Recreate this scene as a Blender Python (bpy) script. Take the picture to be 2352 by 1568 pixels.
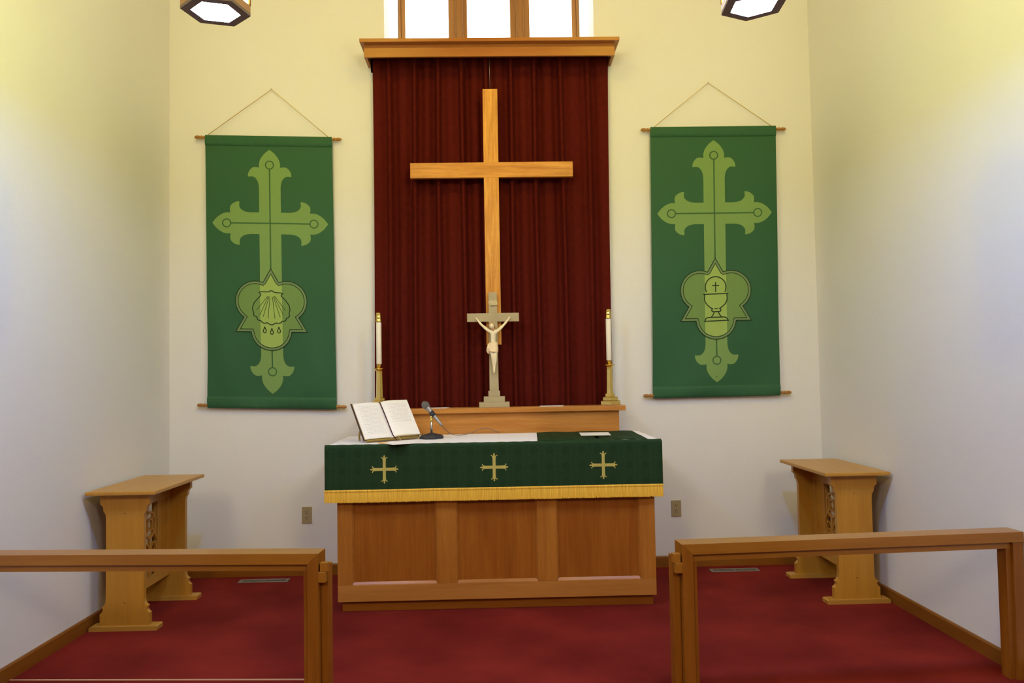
import bpy, bmesh, math, random
from math import sin, cos, pi, radians, exp
from mathutils import Vector, Matrix
from mathutils.geometry import delaunay_2d_cdt

for o in list(bpy.data.objects):
    bpy.data.objects.remove(o)
S = bpy.context.scene
C = S.collection
random.seed(7)

# ------------------------------------------------------------------ camera
cd = bpy.data.cameras.new('camera')
cam = bpy.data.objects.new('camera', cd)
C.objects.link(cam)
S.camera = cam
FOC, PITCH, YAW, ROLL = 1806.45, .0402, .0231, -.0172      # focal length in pixels of a 2352 px wide frame
cd.sensor_width = 36
cd.lens = FOC * 36 / 2352
cd.clip_start = .05
fwd = Vector((sin(YAW) * cos(PITCH), cos(YAW) * cos(PITCH), sin(PITCH)))
rt = Vector((cos(YAW), -sin(YAW), 0))
up = rt.cross(fwd)
r2 = rt * cos(ROLL) + up * sin(ROLL)
u2 = up * cos(ROLL) - rt * sin(ROLL)
M = Matrix((r2, u2, -fwd)).transposed().to_4x4()
M.translation = Vector((-.0148, -5.7188, 1.4163))
cam.matrix_world = M

# ------------------------------------------------------------------ light and exposure
S.view_settings.view_transform = 'Standard'
S.view_settings.look = 'None'
S.view_settings.gamma = 1
S.view_settings.use_curve_mapping = False
S.view_settings.exposure = 0.0

W = bpy.data.worlds.new('overcast_sky')
S.world = W
W.use_nodes = True
W.node_tree.nodes['Background'].inputs[0].default_value = (.97, 1, .95, 1)
W.node_tree.nodes['Background'].inputs[1].default_value = 8.0

def area(name, loc, target, sx, sy, power, col):
    l = bpy.data.lights.new(name, 'AREA')
    l.shape = 'RECTANGLE'; l.size = sx; l.size_y = sy; l.energy = power; l.color = col
    o = bpy.data.objects.new(name, l); C.objects.link(o)
    o.location = loc
    o.rotation_euler = (Vector(target) - Vector(loc)).to_track_quat('-Z', 'Y').to_euler()
    return o
NAVE = (88, (1, .85, .59))
SPOT = (28, (1, .76, .08))
for sx in (-1, 1):
    area('nave_light', (sx * 2.3, -8.2, 4.3), (0, -1, 1.4), 1.1, 1.1, NAVE[0], NAVE[1])
    area('chancel_ceiling_light', (sx * 1.25, -3.3, 5.3), (sx * .4, -.9, 1.4), .16, .16, SPOT[0], SPOT[1])

# ------------------------------------------------------------------ materials
def nmat(name):
    m = bpy.data.materials.new(name); m.use_nodes = True
    return m, m.node_tree.nodes, m.node_tree.links, m.node_tree.nodes['Principled BSDF']
def plain(name, col, rough=.6, metal=0, bump=0, bscale=200, coat=0, var=0, vscale=3, sheen=0, spec=.25):
    m, N, L, B = nmat(name)
    B.inputs['Specular IOR Level'].default_value = spec if not metal else .5
    B.inputs['Base Color'].default_value = (*col, 1)
    B.inputs['Roughness'].default_value = rough
    B.inputs['Metallic'].default_value = metal
    B.inputs['Coat Weight'].default_value = coat
    if sheen: B.inputs['Sheen Weight'].default_value = sheen
    if var or bump:
        tc = N.new('ShaderNodeTexCoord')
    if var:
        n = N.new('ShaderNodeTexNoise'); n.inputs['Scale'].default_value = vscale; n.inputs['Detail'].default_value = 4
        L.new(tc.outputs['Object'], n.inputs['Vector'])
        r = N.new('ShaderNodeValToRGB')
        r.color_ramp.elements[0].position = .3; r.color_ramp.elements[1].position = .7
        r.color_ramp.elements[0].color = (*[c * (1 - var) for c in col], 1)
        r.color_ramp.elements[1].color = (*[min(1, c * (1 + var)) for c in col], 1)
        L.new(n.outputs[0], r.inputs[0]); L.new(r.outputs[0], B.inputs['Base Color'])
    if bump:
        n2 = N.new('ShaderNodeTexNoise'); n2.inputs['Scale'].default_value = bscale; n2.inputs['Detail'].default_value = 3
        L.new(tc.outputs['Object'], n2.inputs['Vector'])
        b = N.new('ShaderNodeBump'); b.inputs['Strength'].default_value = bump; b.inputs['Distance'].default_value = .004
        L.new(n2.outputs[0], b.inputs['Height']); L.new(b.outputs[0], B.inputs['Normal'])
    return m
def wood(name, light, dark, axis='z', rough=.38, band=9, fine=60, coat=.15, contrast=1.0):
    """varnished wood: long soft bands and fine pores along one axis"""
    m, N, L, B = nmat(name)
    tc = N.new('ShaderNodeTexCoord')
    def stretched(across, along, detail, dist):
        mp = N.new('ShaderNodeMapping')
        sc = [across] * 3; sc['xyz'.index(axis)] = along
        mp.inputs['Scale'].default_value = sc
        L.new(tc.outputs['Object'], mp.inputs['Vector'])
        n = N.new('ShaderNodeTexNoise'); n.inputs['Scale'].default_value = 1
        n.inputs['Detail'].default_value = detail; n.inputs['Distortion'].default_value = dist
        L.new(mp.outputs[0], n.inputs['Vector'])
        return n.outputs[0]
    a = stretched(band, band * .09, 2, .8)
    b = stretched(fine, fine * .05, 4, .3)
    c = stretched(fine * 4, fine * .25, 2, 0)
    mx = N.new('ShaderNodeMix'); mx.data_type = 'FLOAT'; mx.inputs[0].default_value = .42
    L.new(a, mx.inputs[2]); L.new(b, mx.inputs[3])
    mx2 = N.new('ShaderNodeMix'); mx2.data_type = 'FLOAT'; mx2.inputs[0].default_value = .2
    L.new(mx.outputs[0], mx2.inputs[2]); L.new(c, mx2.inputs[3])
    r = N.new('ShaderNodeValToRGB')
    r.color_ramp.elements[0].position = .5 - .16 / contrast; r.color_ramp.elements[1].position = .5 + .16 / contrast
    r.color_ramp.elements[0].color = (*dark, 1); r.color_ramp.elements[1].color = (*light, 1)
    L.new(mx2.outputs[0], r.inputs[0]); L.new(r.outputs[0], B.inputs['Base Color'])
    B.inputs['Roughness'].default_value = rough; B.inputs['Specular IOR Level'].default_value = .25
    B.inputs['Coat Weight'].default_value = coat; B.inputs['Coat Roughness'].default_value = .3
    bp = N.new('ShaderNodeBump'); bp.inputs['Strength'].default_value = .08; bp.inputs['Distance'].default_value = .002
    L.new(b, bp.inputs['Height']); L.new(bp.outputs[0], B.inputs['Normal'])
    return m
def emit(name, col, strength):
    m, N, L, B = nmat(name)
    B.inputs['Base Color'].default_value = (*col, 1)
    B.inputs['Emission Color'].default_value = (*col, 1)
    B.inputs['Emission Strength'].default_value = strength
    return m

WALL = plain('painted_wall', (.78, .77, .76), .85, bump=.15, bscale=90)
CEIL = plain('painted_ceiling', (.80, .78, .73), .9)
AL, AD = (.38, .135, .016), (.255, .072, .006)
WZ = wood('altar_oak_upright', AL, AD, 'z', band=11)
WX = wood('altar_oak_lengthwise', AL, AD, 'x', band=9)
PN = wood('altar_panel_wood', (.34, .112, .012), (.235, .062, .005), 'z', band=13)
ST = wood('altar_stile_wood', (.43, .165, .024), (.29, .09, .010), 'z', band=9)
LX = wood('altar_light_board', (.48, .205, .045), (.36, .135, .022), 'x', band=9, coat=.3)
SX = wood('retable_wood', (.60, .27, .06), (.44, .165, .026), 'x', band=13, coat=.3, contrast=1.2)
MX = wood('moulding_wood', (.42, .16, .025), (.32, .10, .012), 'x', rough=.35, coat=.15)
RZ = wood('rail_wood_upright', (.33, .125, .014), (.235, .076, .006), 'z', band=14, coat=.2)
RX = wood('rail_wood_lengthwise', (.40, .175, .020), (.30, .115, .010), 'x', band=12, coat=.5)
PZ = wood('pine_upright', (.54, .27, .035), (.41, .18, .018), 'z', band=16, contrast=.8)
PY = wood('pine_lengthwise', (.55, .29, .05), (.44, .21, .03), 'y', band=12, contrast=.8)
PXm = wood('pine_crosswise', (.55, .29, .05), (.44, .21, .03), 'x', band=12, contrast=.8)
CZ = wood('cross_wood_upright', (.84, .41, .075), (.52, .20, .025), 'z', band=30, fine=110, contrast=1.3)
CX = wood('cross_wood_crosswise', (.78, .36, .065), (.50, .19, .025), 'x', band=22, fine=90, contrast=1.2)
TX = wood('pelmet_wood', (.44, .160, .032), (.345, .110, .019), 'x', rough=.3)
TZ = wood('window_wood', (.40, .19, .07), (.30, .13, .045), 'z', rough=.35)
BASEB = wood('baseboard_wood', (.27, .10, .012), (.20, .065, .006), 'x')
BASEBY = wood('baseboard_wood_side', (.27, .10, .012), (.20, .065, .006), 'y')
CURT = plain('maroon_curtain_cloth', (.088, .0075, .004), .85, var=.12, vscale=30, bump=.2, bscale=500, spec=.08)
WHITE = plain('white_linen', (.85, .82, .90), .8, bump=.2, bscale=300)
PAPER = plain('white_paper', (.86, .83, .86), .7)
GOLD = plain('gold_thread', (.98, .80, .22), .5, var=.08, vscale=200, bump=.15, bscale=900)
BRASS = plain('polished_brass', (.80, .60, .18), .2, metal=1, var=.05, vscale=20)
WAX = plain('candle_wax', (.86, .80, .66), .45)
STONE = plain('pale_olive_cross_finish', (.45, .37, .22), .45, var=.06, vscale=12, coat=.2)
IVORY = plain('ivory_painted_resin', (.92, .80, .54), .5, var=.04, vscale=60)
PINK = plain('pale_pink_painted_cloth', (.86, .67, .43), .55)
HAIR = plain('tan_painted_hair', (.60, .36, .16), .6, bump=.5, bscale=400)
PLATE = plain('beige_plastic', (.38, .30, .17), .45)
DARK = plain('dark_slot', (.03, .022, .015), .7)
VENTM = plain('grey_metal', (.24, .22, .20), .45, metal=.3)
BLACK = plain('black_iron', (.035, .035, .045), .5)
GREYM = plain('grey_microphone_metal', (.33, .31, .30), .38, metal=.6)
MESHM = plain('grey_wire_mesh', (.25, .24, .24), .5, metal=.5, bump=1, bscale=1500)
STEEL = plain('satin_steel', (.5, .47, .44), .3, metal=.9)
CABLE = plain('grey_cable', (.22, .16, .14), .6)
PAGE = plain('page_paper', (.88, .85, .82), .8)
PEDGE = plain('page_edges', (.62, .50, .28), .7, bump=.3, bscale=700)
TEXT = plain('faint_print', (.62, .60, .59), .8)
MARK = plain('dark_print', (.42, .40, .40), .8)
COVER = plain('dark_brown_leather', (.06, .03, .025), .5)
RIBR = plain('maroon_ribbon', (.11, .018, .018), .5)
RIBC = plain('cream_ribbon', (.62, .50, .33), .6)
OLDBR = plain('gold_toned_metal', (.40, .29, .07), .35, metal=.6)
ORANGE = plain('orange_card', (.85, .38, .05), .6)
CORD = plain('gold_cord', (.60, .42, .12), .6)
FINIAL = wood('finial_wood', (.42, .20, .05), (.28, .11, .02), 'x', band=30)
LAMPW = wood('lantern_wood', (.50, .27, .10), (.38, .18, .06), 'z')
LRING = plain('lantern_bottom_ring', (.20, .15, .13), .6)
AMBER = emit('lit_amber_glass', (.91, 1.0, .41), 34)
DIFF = emit('lit_white_diffuser', (.21, .40, 1.0), 385)
NOSE = plain('pale_wood_strip', (.55, .33, .22), .4)

# carpet
CARPET, N, L, B = nmat('red_carpet')
tc = N.new('ShaderNodeTexCoord')
n1 = N.new('ShaderNodeTexNoise'); n1.inputs['Scale'].default_value = 1.8; n1.inputs['Detail'].default_value = 5
n2 = N.new('ShaderNodeTexNoise'); n2.inputs['Scale'].default_value = 350; n2.inputs['Detail'].default_value = 2
L.new(tc.outputs['Object'], n1.inputs['Vector']); L.new(tc.outputs['Object'], n2.inputs['Vector'])
rp = N.new('ShaderNodeValToRGB'); rp.color_ramp.elements[0].position = .33; rp.color_ramp.elements[1].position = .68
rp.color_ramp.elements[0].color = (.128, .010, .008, 1); rp.color_ramp.elements[1].color = (.225, .021, .015, 1)
L.new(n1.outputs[0], rp.inputs[0]); L.new(rp.outputs[0], B.inputs['Base Color'])
B.inputs['Roughness'].default_value = .95; B.inputs['Specular IOR Level'].default_value = .08
bp = N.new('ShaderNodeBump'); bp.inputs['Strength'].default_value = .6; bp.inputs['Distance'].default_value = .004
L.new(n2.outputs[0], bp.inputs['Height']); L.new(bp.outputs[0], B.inputs['Normal'])

# green damask: woven rows of quatrefoil rings, slightly lighter green than the ground
DAMASK, N, L, B = nmat('green_damask')
tc = N.new('ShaderNodeTexCoord')
def rings(off, cell, r0, w):
    mp = N.new('ShaderNodeMapping'); mp.inputs['Location'].default_value = off
    L.new(tc.outputs['Object'], mp.inputs['Vector'])
    sn = N.new('ShaderNodeVectorMath'); sn.operation = 'SNAP'; sn.inputs[1].default_value = (cell,) * 3
    L.new(mp.outputs[0], sn.inputs[0])
    sb = N.new('ShaderNodeVectorMath'); sb.operation = 'SUBTRACT'
    L.new(mp.outputs[0], sb.inputs[0]); L.new(sn.outputs[0], sb.inputs[1])
    s2 = N.new('ShaderNodeVectorMath'); s2.operation = 'SUBTRACT'; s2.inputs[1].default_value = (cell / 2,) * 3
    L.new(sb.outputs[0], s2.inputs[0])
    ml = N.new('ShaderNodeVectorMath'); ml.operation = 'MULTIPLY'; ml.inputs[1].default_value = (1, 0, 1)
    L.new(s2.outputs[0], ml.inputs[0])
    ln = N.new('ShaderNodeVectorMath'); ln.operation = 'LENGTH'
    L.new(ml.outputs[0], ln.inputs[0])
    cp = N.new('ShaderNodeMath'); cp.operation = 'COMPARE'; cp.inputs[1].default_value = r0; cp.inputs[2].default_value = w
    L.new(ln.outputs['Value'], cp.inputs[0])
    return cp.outputs[0]
ra = rings((0, 0, 0), .096, .036, .0022); rb = rings((.048, 0, .048), .096, .019, .0018); rc = rings((.0, 0, .048), .096, .012, .012)
ad = N.new('ShaderNodeMath'); ad.operation = 'MAXIMUM'; L.new(ra, ad.inputs[0]); L.new(rb, ad.inputs[1])
rp = N.new('ShaderNodeValToRGB')
rp.color_ramp.elements[0].color = (.014, .040, .014, 1); rp.color_ramp.elements[1].color = (.0165, .0465, .0175, 1)
L.new(ad.outputs[0], rp.inputs[0])
mxd = N.new('ShaderNodeMix'); mxd.data_type = 'RGBA'; mxd.inputs[7].default_value = (.0120, .0345, .0115, 1)
L.new(rc, mxd.inputs[0]); L.new(rp.outputs[0], mxd.inputs[6])
L.new(mxd.outputs[2], B.inputs['Base Color']); B.inputs['Roughness'].default_value = .75; B.inputs['Specular IOR Level'].default_value = .15
pass

BG = plain('banner_green', (.028, .108, .045), .62, bump=.15, bscale=600)
BL = plain('banner_light_green', (.185, .315, .095), .65)
BM = plain('banner_mid_green', (.155, .270, .075), .65)
BB = plain('banner_grey_green', (.165, .255, .105), .65)
BS = plain('banner_bright_green', (.31, .44, .11), .65)
BLN = plain('banner_line_green', (.045, .125, .045), .65)
BK = plain('banner_dark_line', (.012, .035, .010), .65)

GLASS, N, L, B = nmat('window_glass')
N.remove(B)
out = N['Material Output']
tr = N.new('ShaderNodeBsdfTransparent'); gl = N.new('ShaderNodeBsdfGlossy'); gl.inputs['Roughness'].default_value = .03
mxs = N.new('ShaderNodeMixShader'); mxs.inputs[0].default_value = .06
L.new(tr.outputs[0], mxs.inputs[1]); L.new(gl.outputs[0], mxs.inputs[2]); L.new(mxs.outputs[0], out.inputs[0])

# ------------------------------------------------------------------ mesh helpers
def box(bm, x0, x1, y0, y1, z0, z1, mi=0, bev=0):
    v = [bm.verts.new((x, y, z)) for z in (z0, z1) for y in (y0, y1) for x in (x0, x1)]
    fs = [bm.faces.new([v[i] for i in q]) for q in ((0, 2, 3, 1), (4, 5, 7, 6), (0, 1, 5, 4), (2, 6, 7, 3), (0, 4, 6, 2), (1, 3, 7, 5))]
    for f in fs: f.material_index = mi
    if bev:
        es = list({e for f in fs for e in f.edges})
        r = bmesh.ops.bevel(bm, geom=es, offset=bev, segments=2, affect='EDGES', profile=.6)
        for f in r['faces']: f.material_index = mi
    return fs
def prism(bm, pts, axis, a, b, mi=0):
    """closed 2D outline pushed along an axis"""
    def P(p, t):
        return {'x': (t, p[0], p[1]), 'y': (p[0], t, p[1]), 'z': (p[0], p[1], t)}[axis]
    A = [bm.verts.new(P(p, a)) for p in pts]; Bv = [bm.verts.new(P(p, b)) for p in pts]
    fs = [bm.faces.new(A), bm.faces.new(Bv[::-1])]
    n = len(pts)
    for i in range(n):
        fs.append(bm.faces.new((A[i], Bv[i], Bv[(i + 1) % n], A[(i + 1) % n])))
    for f in fs: f.material_index = mi
    return fs
def tube(bm, path, r, n=8, mi=0, cap=True):
    path = [Vector(p) for p in path]
    rr = r if isinstance(r, (list, tuple)) else [r] * len(path)
    rows = []; side = None
    for i, p in enumerate(path):
        t = (path[min(i + 1, len(path) - 1)] - path[max(i - 1, 0)]).normalized()
        if side is None:
            side = t.cross(Vector((0, 0, 1)))
            if side.length < .1: side = t.cross(Vector((0, 1, 0)))
        side = (side - t * side.dot(t)).normalized(); w = t.cross(side)
        rows.append([bm.verts.new(p + (side * cos(2 * pi * k / n) + w * sin(2 * pi * k / n)) * rr[i]) for k in range(n)])
    for a, b in zip(rows, rows[1:]):
        for k in range(n):
            f = bm.faces.new((a[k], a[(k + 1) % n], b[(k + 1) % n], b[k])); f.material_index = mi; f.smooth = True
    if cap:
        bm.faces.new(rows[0][::-1]).material_index = mi; bm.faces.new(rows[-1]).material_index = mi
def lathe(bm, prof, n=24, mi=0, axis='z', o=(0, 0, 0), smooth=True, rot=0):
    rows = []
    for r, h in prof:
        row = []
        for k in range(n):
            a = 2 * pi * k / n + rot
            p = (r * cos(a), r * sin(a), h)
            if axis == 'x': p = (h, r * cos(a), r * sin(a))
            row.append(bm.verts.new((p[0] + o[0], p[1] + o[1], p[2] + o[2])))
        rows.append(row)
    for a, b in zip(rows, rows[1:]):
        for k in range(n):
            f = bm.faces.new((a[k], a[(k + 1) % n], b[(k + 1) % n], b[k])); f.smooth = smooth; f.material_index = mi
    bm.faces.new(rows[0][::-1]).material_index = mi; bm.faces.new(rows[-1]).material_index = mi
def obj(name, bm, mats, parent=None, fix=True):
    if fix: bmesh.ops.recalc_face_normals(bm, faces=bm.faces)
    me = bpy.data.meshes.new(name); bm.to_mesh(me); bm.free()
    for m in (mats if isinstance(mats, (list, tuple)) else [mats]): me.materials.append(m)
    o = bpy.data.objects.new(name, me); C.objects.link(o)
    if parent: o.parent = parent
    return o
def tag(o, label=None, cat=None, group=None, kind=None):
    if label: o['label'] = label
    if cat: o['category'] = cat
    if group: o['group'] = group
    if kind: o['kind'] = kind
    return o
def thing(name, label, cat, loc=(0, 0, 0), rz=0, group=None):
    o = bpy.data.objects.new(name, None); C.objects.link(o)
    o.location = loc; o.rotation_euler = (0, 0, rz); o.empty_display_size = .05
    return tag(o, label, cat, group)
def dup(root, loc, rz=0, label=None):
    def cp(o, par):
        c = o.copy(); C.objects.link(c); c.parent = par
        for ch in [x for x in bpy.data.objects if x.parent == o]: cp(ch, c)
        return c
    r = cp(root, None); r.location = loc; r.rotation_euler = (0, 0, rz)
    if label: r['label'] = label
    return r
def struct(name, bm, m, parent=None):
    return tag(obj(name, bm, m, parent), kind='structure')
NB = bmesh.new

# ------------------------------------------------------------------ room shell
WLX, WRX = -2.352, 2.367
YB, HC = -11.0, 5.4
bm = NB(); box(bm, -6, 6, YB - .2, .25, -.12, 0); struct('floor', bm, CARPET)
bm = NB(); box(bm, -6, 6, YB - .2, .8, HC, HC + .15); struct('ceiling', bm, CEIL)
OX0, OX1, OZ0, OZ1 = -.786, .763, 3.76, 4.95
bm = NB()
box(bm, WLX - .2, OX0, 0, .25, 0, HC); box(bm, OX1, WRX + .2, 0, .25, 0, HC)
box(bm, OX0, OX1, 0, .25, 0, OZ0); box(bm, OX0, OX1, 0, .25, OZ1, HC)
# splayed window reveal
YF = .45
for x0, x1, s in ((OX0, -.729, -1), (OX1, .702, 1)):
    prism(bm, [(x0, 0.0), (x1, YF), (x1, YF + .1), (x0 + s * .15, YF + .1), (x0 + s * .15, .2), (x0, .2)], 'z', OZ0 - .1, OZ1 + .1)
box(bm, OX0 - .1, OX1 + .1, .0, YF + .1, OZ0 - .12, OZ0)
box(bm, OX0 - .1, OX1 + .1, .0, YF + .1, OZ1, OZ1 + .12)
struct('wall_back', bm, WALL)
bm = NB(); box(bm, WLX - .2, WLX, -4.2, .0, 0, HC); struct('wall_left', bm, WALL)
bm = NB(); box(bm, WRX, WRX + .2, -4.2, .0, 0, HC); struct('wall_right', bm, WALL)
# the wider nave behind the camera
bm = NB()
box(bm, -6, WLX - .2, -4.2, -4.0, 0, HC); box(bm, WRX + .2, 6, -4.2, -4.0, 0, HC)
box(bm, -6.2, -6, YB, -4.0, 0, HC); box(bm, 6, 6.2, YB, -4.0, 0, HC); box(bm, -6, 6, YB - .2, YB, 0, HC)
struct('wall_nave', bm, WALL)
bm = NB()
prism(bm, [(0, 0), (-.015, 0), (-.015, .072), (-.009, .08), (0, .08)], 'x', WLX, WRX); struct('baseboard_back', bm, BASEB)
bm = NB(); prism(bm, [(WLX, 0), (WLX + .015, 0), (WLX + .015, .066), (WLX + .009, .074), (WLX, .074)], 'y', -4.2, -.015); struct('baseboard_left', bm, BASEBY)
bm = NB(); prism(bm, [(WRX, 0), (WRX - .015, 0), (WRX - .015, .066), (WRX - .009, .074), (WRX, .074)], 'y', -4.2, -.015); struct('baseboard_right', bm, BASEBY)
bm = NB()
prism(bm, [(-2.337, -1.875), (-.86, -1.968), (-.86, -1.96), (-2.337, -1.867)], 'z', 0, .0045)
struct('trim_1', bm, NOSE)

# windows: three sashes in a joined wooden frame
Wz0, Wz1 = OZ0, OZ1
bm = NB()
y0, y1 = YF - .02, YF + .05
box(bm, -.729, -.712, y0, y1, Wz0, Wz1); box(bm, .685, .702, y0, y1, Wz0, Wz1)
box(bm, -.712, .685, y0, y1, Wz0, Wz0 + .03); box(bm, -.712, .685, y0, y1, Wz1 - .03, Wz1)
for cx in (-.248, .233):
    box(bm, cx - .024, cx + .024, y0, y1, Wz0 + .03, Wz1 - .03)
    for s in (-1, 1):
        tube(bm, [(cx + s * .027, y0 - .003, Wz0 + .03), (cx + s * .027, y0 - .003, Wz1 - .03)], .004, 6)
struct('trim_2', bm, TZ)
panes = [(-.677, -.335), (-.186, .155), (.311, .649)]
outs = [(-.712, -.276), (-.220, .205), (.261, .685)]
for i, ((p0, p1), (q0, q1)) in enumerate(zip(panes, outs)):
    bm = NB()
    box(bm, q0, p0, y0 + .012, y1 - .01, Wz0 + .03, Wz1 - .03, 0, .004)
    box(bm, p1, q1, y0 + .012, y1 - .01, Wz0 + .03, Wz1 - .03, 0, .004)
    box(bm, p0, p1, y0 + .012, y1 - .01, Wz0 + .03, Wz0 + .075, 0, .004)
    box(bm, p0, p1, y0 + .012, y1 - .01, Wz1 - .08, Wz1 - .03, 0, .004)
    w = struct('window_%d' % (i + 1), bm, TZ)
    bm = NB(); box(bm, p0, p1, YF + .005, YF + .01, Wz0 + .075, Wz1 - .08); obj('pane', bm, GLASS, w)

# ------------------------------------------------------------------ pelmet, curtain
t = thing('curtain_pelmet', 'varnished wooden pelmet box with overhanging top shelf beneath the windows', 'pelmet', (-.008, -.1, 3.674))
bm = NB()
X0, X1 = -.895, .89
box(bm, X0, X1, -.1, -.08, 0, .088); box(bm, X0, X0 + .02, -.08, .098, 0, .088); box(bm, X1 - .02, X1, -.08, .098, 0, .088)
obj('apron', bm, TX, t)
bm = NB(); box(bm, -.92, .92, -.15, .098, .0885, .115, 0, .004); obj('top_shelf', bm, TX, t)

ridges = [-.748, -.563, -.390, -.216, -.042, .135, .310, .504, .700]
drift = [-.004, -.01, -.006, .0, .004, .006, .008, .01, .012]
def curtain_y(x, zr):        # zr 0 at the top, 1 at the bottom
    y = -.036
    for k, (xi, d) in enumerate(zip(ridges, drift)):
        c = xi + d * zr + .004 * sin(5 * zr + xi * 9)
        u = x - c
        dp = .044 if 0 < k < 8 else .026
        y -= dp * (1 - .25 * zr * sin(k * 1.7) ** 2) * exp(-(u / .017) ** 4)
        g = 1 + .35 * sin(k * 2.4 + 2.2 * zr)
        y += .024 * g * exp(-((u - .042) / .024) ** 2) + .020 * (2 - g) * exp(-((u + .040) / .022) ** 2)
    y -= .006 * sin((x + .875) * 2.1 + .4) * zr
    y += .003 * sin(x * 41 + 3 * zr) * zr + .002 * sin(x * 23 - 5 * zr)
    return max(-.092, min(y, -.004))
bm = NB()
nx, nz = 620, 24
rows = []
for j in range(nz + 1):
    zr = j / nz; z = 3.755 + (1.02 - 3.755) * zr
    xl = -.868 - .006 * zr + .004 * sin(4 * zr); xr = .858 - .008 * sin(pi * zr) - .016 * zr
    rows.append([bm.verts.new((xl + (xr - xl) * i / nx, curtain_y(xl + (xr - xl) * i / nx, zr), z)) for i in range(nx + 1)])
for a, b in zip(rows, rows[1:]):
    for i in range(nx):
        f = bm.faces.new((a[i], a[i + 1], b[i + 1], b[i])); f.smooth = True
o = tag(obj('pleated_curtain', bm, CURT, fix=False), 'dark maroon pleated curtain hanging behind the big wooden cross', 'curtain')

# ------------------------------------------------------------------ big wooden cross on its wire
t = thing('hanging_cross', 'large plain pale wooden cross hung on a wire before the maroon curtain', 'cross', (-.014, -.125, 1.62))
bm = NB(); box(bm, -.053, .053, -.016, .016, 0, 1.84, 0, .002); obj('upright', bm, CZ, t)
bm = NB(); box(bm, -.578, .586, -.0175, .0175, 1.198, 1.307, 0, .002); obj('crossbar', bm, CX, t)
bm = NB(); tube(bm, [(0, 0, 1.838), (0, 0, 2.13)], .0011, 6); tube(bm, [(-.001, 0, 2.08), (.001, 0, 2.1)], .003, 6); obj('wire', bm, STEEL, t)

# ------------------------------------------------------------------ banners
def fill(poly, step=9.0):
    """triangles covering a closed outline, with interior points so that it can follow folds"""
    dense = []
    for i, p in enumerate(poly):
        q = poly[(i + 1) % len(poly)]; k = max(1, int(math.dist(p, q) / step))
        dense += [(p[0] + (q[0] - p[0]) * t_ / k, p[1] + (q[1] - p[1]) * t_ / k) for t_ in range(k)]
    poly = dense
    xs = [p[0] for p in poly]; ys = [p[1] for p in poly]
    vs = [Vector(p) for p in poly]; n = len(vs)
    x = min(xs) + step * .5
    while x < max(xs):
        y = min(ys) + step * .5
        while y < max(ys):
            vs.append(Vector((x, y))); y += step
        x += step
    r = delaunay_2d_cdt(vs, [(i, (i + 1) % n) for i in range(n)], [], 1, 1e-4)
    return [tuple(v) for v in r[0]], r[2]
def offset(poly, d):
    n = len(poly); area2 = sum(poly[i][0] * poly[(i + 1) % n][1] - poly[(i + 1) % n][0] * poly[i][1] for i in range(n))
    sg = 1 if area2 > 0 else -1
    out_ = []
    for i in range(n):
        a, b, c = Vector(poly[i - 1]), Vector(poly[i]), Vector(poly[(i + 1) % n])
        n1 = Vector((-(b - a).y, (b - a).x)).normalized(); n2 = Vector((-(c - b).y, (c - b).x)).normalized()
        m = (n1 + n2); l2 = m.length_squared
        m = m * (2 / l2) if l2 > .15 else n1
        out_.append(tuple(b + m * d * sg))
    return out_
def clipx(poly, x0, x1):
    for s, lim in ((1, x0), (-1, x1)):
        res = []
        for i in range(len(poly)):
            a, b = poly[i - 1], poly[i]
            ia, ib = (a[0] - lim) * s >= 0, (b[0] - lim) * s >= 0
            if ia != ib:
                k = (lim - a[0]) / (b[0] - a[0]); res.append((lim, a[1] + (b[1] - a[1]) * k))
            if ib: res.append(b)
        poly = res
    return poly
half = [(0, 0), (6, -4.5), (12, -9.5), (18, -17), (22, -24), (24.3, -32), (24.3, -41.8), (33, -40.6), (39, -41.5), (44, -45.5), (48, -51.5), (50, -57.5), (50.3, -63),
        (41, -62.3), (36, -63.6), (31.5, -67.5), (28, -73), (26, -80), (25, -88)]      # right half of one arm end, tip at 0
def arm_end(tip):
    R_ = [(x, tip + y) for x, y in half]
    return [(-x, y) for x, y in R_[::-1]][:-1] + R_       # from left foot over the tip to the right foot
def rot_(pts, k):
    for _ in range(k): pts = [(y, -x) for x, y in pts]
    return pts
cross_poly = []
for k, tip in ((0, 171), (1, 133.5), (2, 391), (3, 133.5)):
    cross_poly += rot_(arm_end(tip), k)
    cross_poly.append([(25, 25), (25, -25), (-25, -25), (-25, 25)][k])
def arc(cx, cy, r, a0, a1, n=22):
    return [(cx + r * cos(radians(a0 + (a1 - a0) * i / n)), cy + r * sin(radians(a0 + (a1 - a0) * i / n))) for i in range(n + 1)]
med_r = [(0, -104.6), (17, -135.2)] + arc(36.2, -179.0, 45.6, 112, -55) + [(82, -249.5), (46.2, -249.5)]
med_bot = arc(0, -246, 46, -6, -174)
medallion = med_r + med_bot + [(-x, y) for x, y in med_r[:0:-1]]
def Lp(X, Y): return ((X - 763) / 3.921, 514.6 - 560 - Y / 3.921)
def Rp(X, Y): return ((X - 797) / 4.126 / .985, (492.2 - 560 - Y / 4.126) / .985)
shell = [Lp(*p) for p in ((652, 441), (677, 468), (652, 495), (610, 540), (596, 585), (599, 610), (608, 630), (605, 650), (618, 662), (635, 666), (640, 690), (655, 700), (672, 703), (682, 717), (700, 725), (728, 718),
    (745, 732), (765, 738), (785, 732), (800, 719), (830, 724), (852, 716), (857, 703), (880, 704), (893, 696), (896, 678), (915, 670), (927, 655), (921, 632), (932, 605), (925, 562), (890, 512), (848, 475), (875, 452), (790, 446), (778, 433), (757, 431), (745, 443))]
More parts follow.
